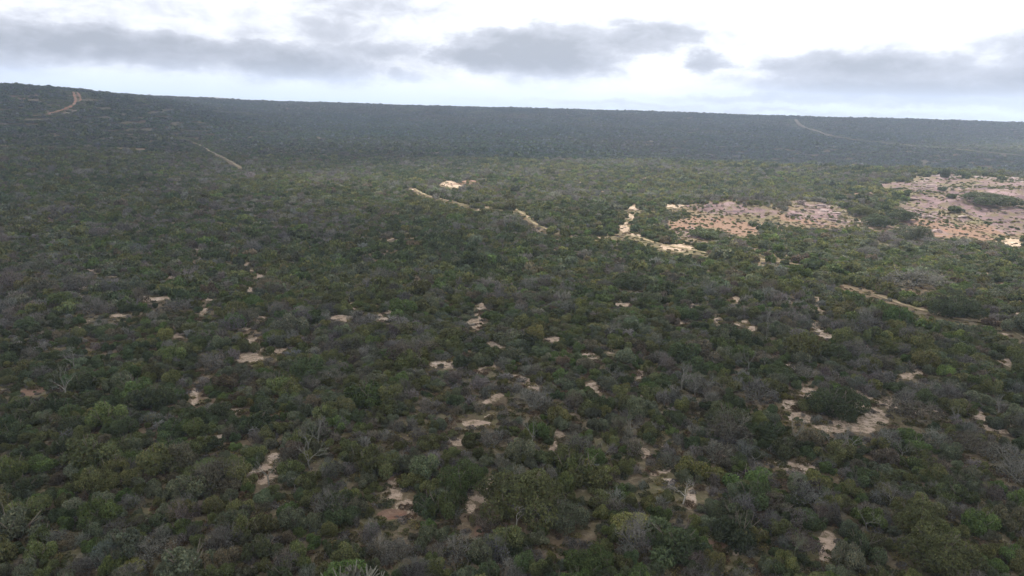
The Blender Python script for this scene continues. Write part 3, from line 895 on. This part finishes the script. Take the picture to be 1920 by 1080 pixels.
gn_scatter('undergrowth', C_tuft, np.column_stack([tx, ty, height(tx, ty) - .03]), np.column_stack([np.zeros(k), np.zeros(k), rng.uniform(0, 6.28, k)]),
           np.column_stack([tr, tr, rng.uniform(.25, .7, k)]), TT[rng.integers(0, 6, k)], rng.integers(0, 6, k), 'low brownish undergrowth between the bushes', M_LEAF)

# far scrub: clumps 16 m across; single bushes beside the far tracks
fx, fy = hexgrid(446, 1760, 14.2, 46)
fr = np.hypot(fx, fy)
fd = track_dist(fx, fy)
fm = masks(fx, fy); fb = np.maximum(np.maximum(fm['sand'], fm['rock']), fm['red'])
cl_ok = (fd > 12) & (fb < .3)
cx, cyy = fx[cl_ok], fy[cl_ok]; k = len(cx)
tv = vnoise(cx, cyy, 120, 95, 4); tw = vnoise(cx, cyy, 200, 97, 4) - .5
ft = .88 * np.column_stack([.1 * (.92 + .5 * (tv - .5)), .1 * np.ones(k), .1 * (1.05 - .3 * (tv - .5))]) * (1 + .55 * tw)[:, None] * np.clip(rng.normal(1, .045, k), .8, 1.2)[:, None]
gn_scatter('distant_scrubland', C_far, np.column_stack([cx, cyy, height(cx, cyy) - .12]), np.column_stack([np.zeros(k), np.zeros(k), rng.uniform(0, 6.28, k)]),
           np.column_stack([np.ones(k), np.ones(k), np.exp(rng.normal(0, .15, k))]), ft, rng.integers(0, 8, k), 'far scrub covering the slope and plateau', M_LEAF)
sx, sy = [], []
for a, b in zip(fx[~cl_ok], fy[~cl_ok]):
    q = rng.uniform(-7.6, 7.6, (44, 2)); sx.append(a + q[:, 0]); sy.append(b + q[:, 1])
sx, sy = np.concatenate(sx), np.concatenate(sy)
ok = (track_dist(sx, sy) > 1.0) & (rng.uniform(size=len(sx)) > .55 * masks(sx, sy)['red'])
sx, sy = sx[ok], sy[ok]; k = len(sx)
sr = np.clip(1.3 * np.exp(rng.normal(0, .28, k)), .6, 2.4)
closeby = track_dist(sx, sy) < 9
sh_ = np.where(closeby, sr * .7, sr * 1.2)
names = np.array(['olive', 'dark green', 'grey-green', 'lilac-grey', 'fresh green'])
st_ = np.array([PAL[q] for q in names[rng.integers(0, 5, k)]])
C_mid2 = C_mid
gn_scatter('trackside_scrub', C_mid2, np.column_stack([sx, sy, height(sx, sy) - .1]), np.column_stack([np.zeros(k), np.zeros(k), rng.uniform(0, 6.28, k)]),
           np.column_stack([sr, sr, sh_]), st_, rng.integers(0, 10, k), 'far bushes along the distant tracks', M_LEAF)

# ------------------------------------------------------------------ rock slabs on the knolls
def rock_mesh(seed):
    rg = np.random.default_rng(seed)
    import bmesh
    bm = bmesh.new(); bmesh.ops.create_icosphere(bm, subdivisions=2, radius=1)
    for v in bm.verts:
        s = 1 + rg.uniform(-.16, .16)
        v.co.x *= s; v.co.y *= s
        v.co.z = max(-.5, min(.55, v.co.z * 1.3)) + rg.uniform(-.05, .05)
    me = bpy.data.meshes.new('slab'); bm.to_mesh(me); bm.free()
    me.materials.append(M_ROCK); return me
M_ROCK, k_, b_ = material('rock')
a_ = k_.n('ShaderNodeAttribute', attribute_type='INSTANCER', attribute_name='tint')
P_ = k_.n('ShaderNodeNewGeometry').outputs['Position']
k_.put(b_.inputs['Base Color'], k_.mix(k_.ramp(k_.noise(P_, 1.3, 5, .65), .35, .7), a_.outputs['Color'], (.20, .15, .15, 1)))
b_.inputs['Roughness'].default_value = .9
C_rock = protos('slab', [rock_mesh(800 + i) for i in range(6)])
qx, qy = hexgrid(150, 420, 2.3, 42)
qm = masks(qx, qy)
sel = (rng.uniform(size=len(qx)) < qm['rock'] * 1.1 * sstep(.48, .62, vnoise(qx, qy, 17, 57, 3)) + qm['sand'] * .03)
qx, qy = qx[sel], qy[sel]; k = len(qx)
qs = np.clip(.5 * np.exp(rng.normal(0, .5, k)), .2, 1.3)
RT = np.array([(.21, .165, .15), (.125, .095, .10), (.25, .205, .18), (.17, .12, .10)])
gn_scatter('rock_slabs', C_rock, np.column_stack([qx, qy, height(qx, qy) - .05]), np.column_stack([rng.normal(0, .08, k), rng.normal(0, .08, k), rng.normal(0, .3, k)]),
           np.column_stack([qs * 1.7, qs * .8, qs * .38]), RT[rng.integers(0, 4, k)], rng.integers(0, 6, k), 'pinkish flat rock slabs strewn over the two knolls', M_ROCK)

# ------------------------------------------------------------------ unseen cloud deck overhead, shaped so its shade leaves the middle ground sunlit
ZC = 620.0
off = SDIR[:2] / SDIR[2] * (ZC)
gx = np.arange(-1900, 1901, 28.0); gy = np.arange(-700, 2300, 28.0)
CX, CY = np.meshgrid(gx, gy)
GX, GY = CX - off[0], CY - off[1]                     # ground point this part of the cloud shades
def blob(cx, cy_, sx_, sy_, a=0):
    u, v = GX - cx, GY - cy_
    c, s = math.cos(a), math.sin(a)
    return np.exp(-(((u * c + v * s) / sx_) ** 2 + ((-u * s + v * c) / sy_) ** 2) * 1.0)
lit = 1.35 * blob(200, 340, 230, 110, .1) + 1.0 * blob(330, 300, 160, 160) + .75 * blob(40, 330, 150, 70) + .75 * blob(110, 190, 120, 45, .2) + .9 * blob(600, 760, 200, 90, .2) + .5 * blob(-230, 640, 120, 60)
D = 1.0 - 1.15 * lit + (vnoise(CX, CY, 170, 41, 4) - .5) * .55
D -= sstep(1500, 1900, np.abs(CX)) * 1.0
D -= sstep(-300, -650, CY) * 1.0 + sstep(1900, 2250, CY) * 1.0
inside = D > .38
th = np.sqrt(np.clip(D - .38, 0, 1))
top = ZC + 60 * th + 16 * (vnoise(CX, CY, 70, 43, 3) - .4) * (th > 0) * np.minimum(th * 3, 1)
bot = ZC - 16 * th - 10 * (vnoise(CX, CY, 110, 47, 3) - .4) * np.minimum(th * 3, 1)
ny_, nx_ = CX.shape
Vt = np.stack([CX, CY, top], -1).reshape(-1, 3); Vb = np.stack([CX, CY, bot], -1).reshape(-1, 3)
i, j = np.meshgrid(np.arange(ny_ - 1), np.arange(nx_ - 1), indexing='ij')
q = np.stack([i * nx_ + j, i * nx_ + j + 1, (i + 1) * nx_ + j + 1, (i + 1) * nx_ + j], -1).reshape(-1, 4)
insf = inside.ravel()
qk = q[insf[q].sum(1) >= 3]
N0 = len(Vt)
mc, k_, b_ = material('cloud')
dif = k_.n('ShaderNodeBsdfDiffuse'); dif.inputs[0].default_value = (.9, .9, .92, 1)
trn = k_.n('ShaderNodeBsdfTranslucent'); trn.inputs[0].default_value = (.57, .58, .60, 1)
mx = k_.n('ShaderNodeMixShader'); mx.inputs[0].default_value = .78
k_.t.links.new(dif.outputs[0], mx.inputs[1]); k_.t.links.new(trn.outputs[0], mx.inputs[2])
thin_ = k_.n('ShaderNodeBsdfTransparent'); my = k_.n('ShaderNodeMixShader'); k_.put(my.inputs[0], k_.m('MULTIPLY_ADD', k_.ramp(k_.n('ShaderNodeAttribute', attribute_type='GEOMETRY', attribute_name='thick').outputs['Fac'], 1.12, .35), .42, .08))   # thinner cloud lets more sun through
# thin cloud: part of the sun comes through
k_.t.links.new(mx.outputs[0], my.inputs[1]); k_.t.links.new(thin_.outputs[0], my.inputs[2]); mx = my
k_.t.links.new(mx.outputs[0], k_.t.nodes['Material Output'].inputs[0]); k_.t.nodes.remove(b_)
cm = mesh_np('shade_cloud_deck', np.concatenate([Vt, Vb]), np.concatenate([qk, qk[:, ::-1] + N0]), mc, smooth=True)
ta = cm.attributes.new('thick', 'FLOAT', 'POINT'); ta.data.foreach_set('value', np.tile((D + .25 * sstep(190, 40, np.hypot(GX, GY))).ravel(), 2).astype(np.float32))  # deck thickened over the foreground to deepen the shade there
co = link('shade_clouds', cm); co['kind'] = 'structure'

# ------------------------------------------------------------------ haze
m, k_, b_ = material('haze')
k_.t.nodes.remove(b_)
pv = k_.n('ShaderNodeVolumePrincipled')
pv.inputs['Color'].default_value = (.63, .76, 1.0, 1); pv.inputs['Density'].default_value = .00028; pv.inputs['Anisotropy'].default_value = .2
k_.t.links.new(pv.outputs[0], k_.t.nodes['Material Output'].inputs['Volume'])
hb = np.array([[sx * 3500, sy * 3500, zz] for zz in (-60, 130) for sy in (-1, 1) for sx in (-1, 1)], float)
hf = np.array([(0, 2, 3, 1), (4, 5, 7, 6), (0, 1, 5, 4), (2, 6, 7, 3), (0, 4, 6, 2), (1, 3, 7, 5)])
ho = link('haze', mesh_np('haze', hb, hf, m)); ho['kind'] = 'stuff'; ho['label'] = 'thin blue haze over the whole valley'
print('plants', n, 'leafy', len(idx_leafy), 'grey', len(idx_grey), 'far', len(cx), 'single far', len(sx), 'tufts', len(tx), 'ground', float(Z.min()), float(Z.max()), 'h0', H0)
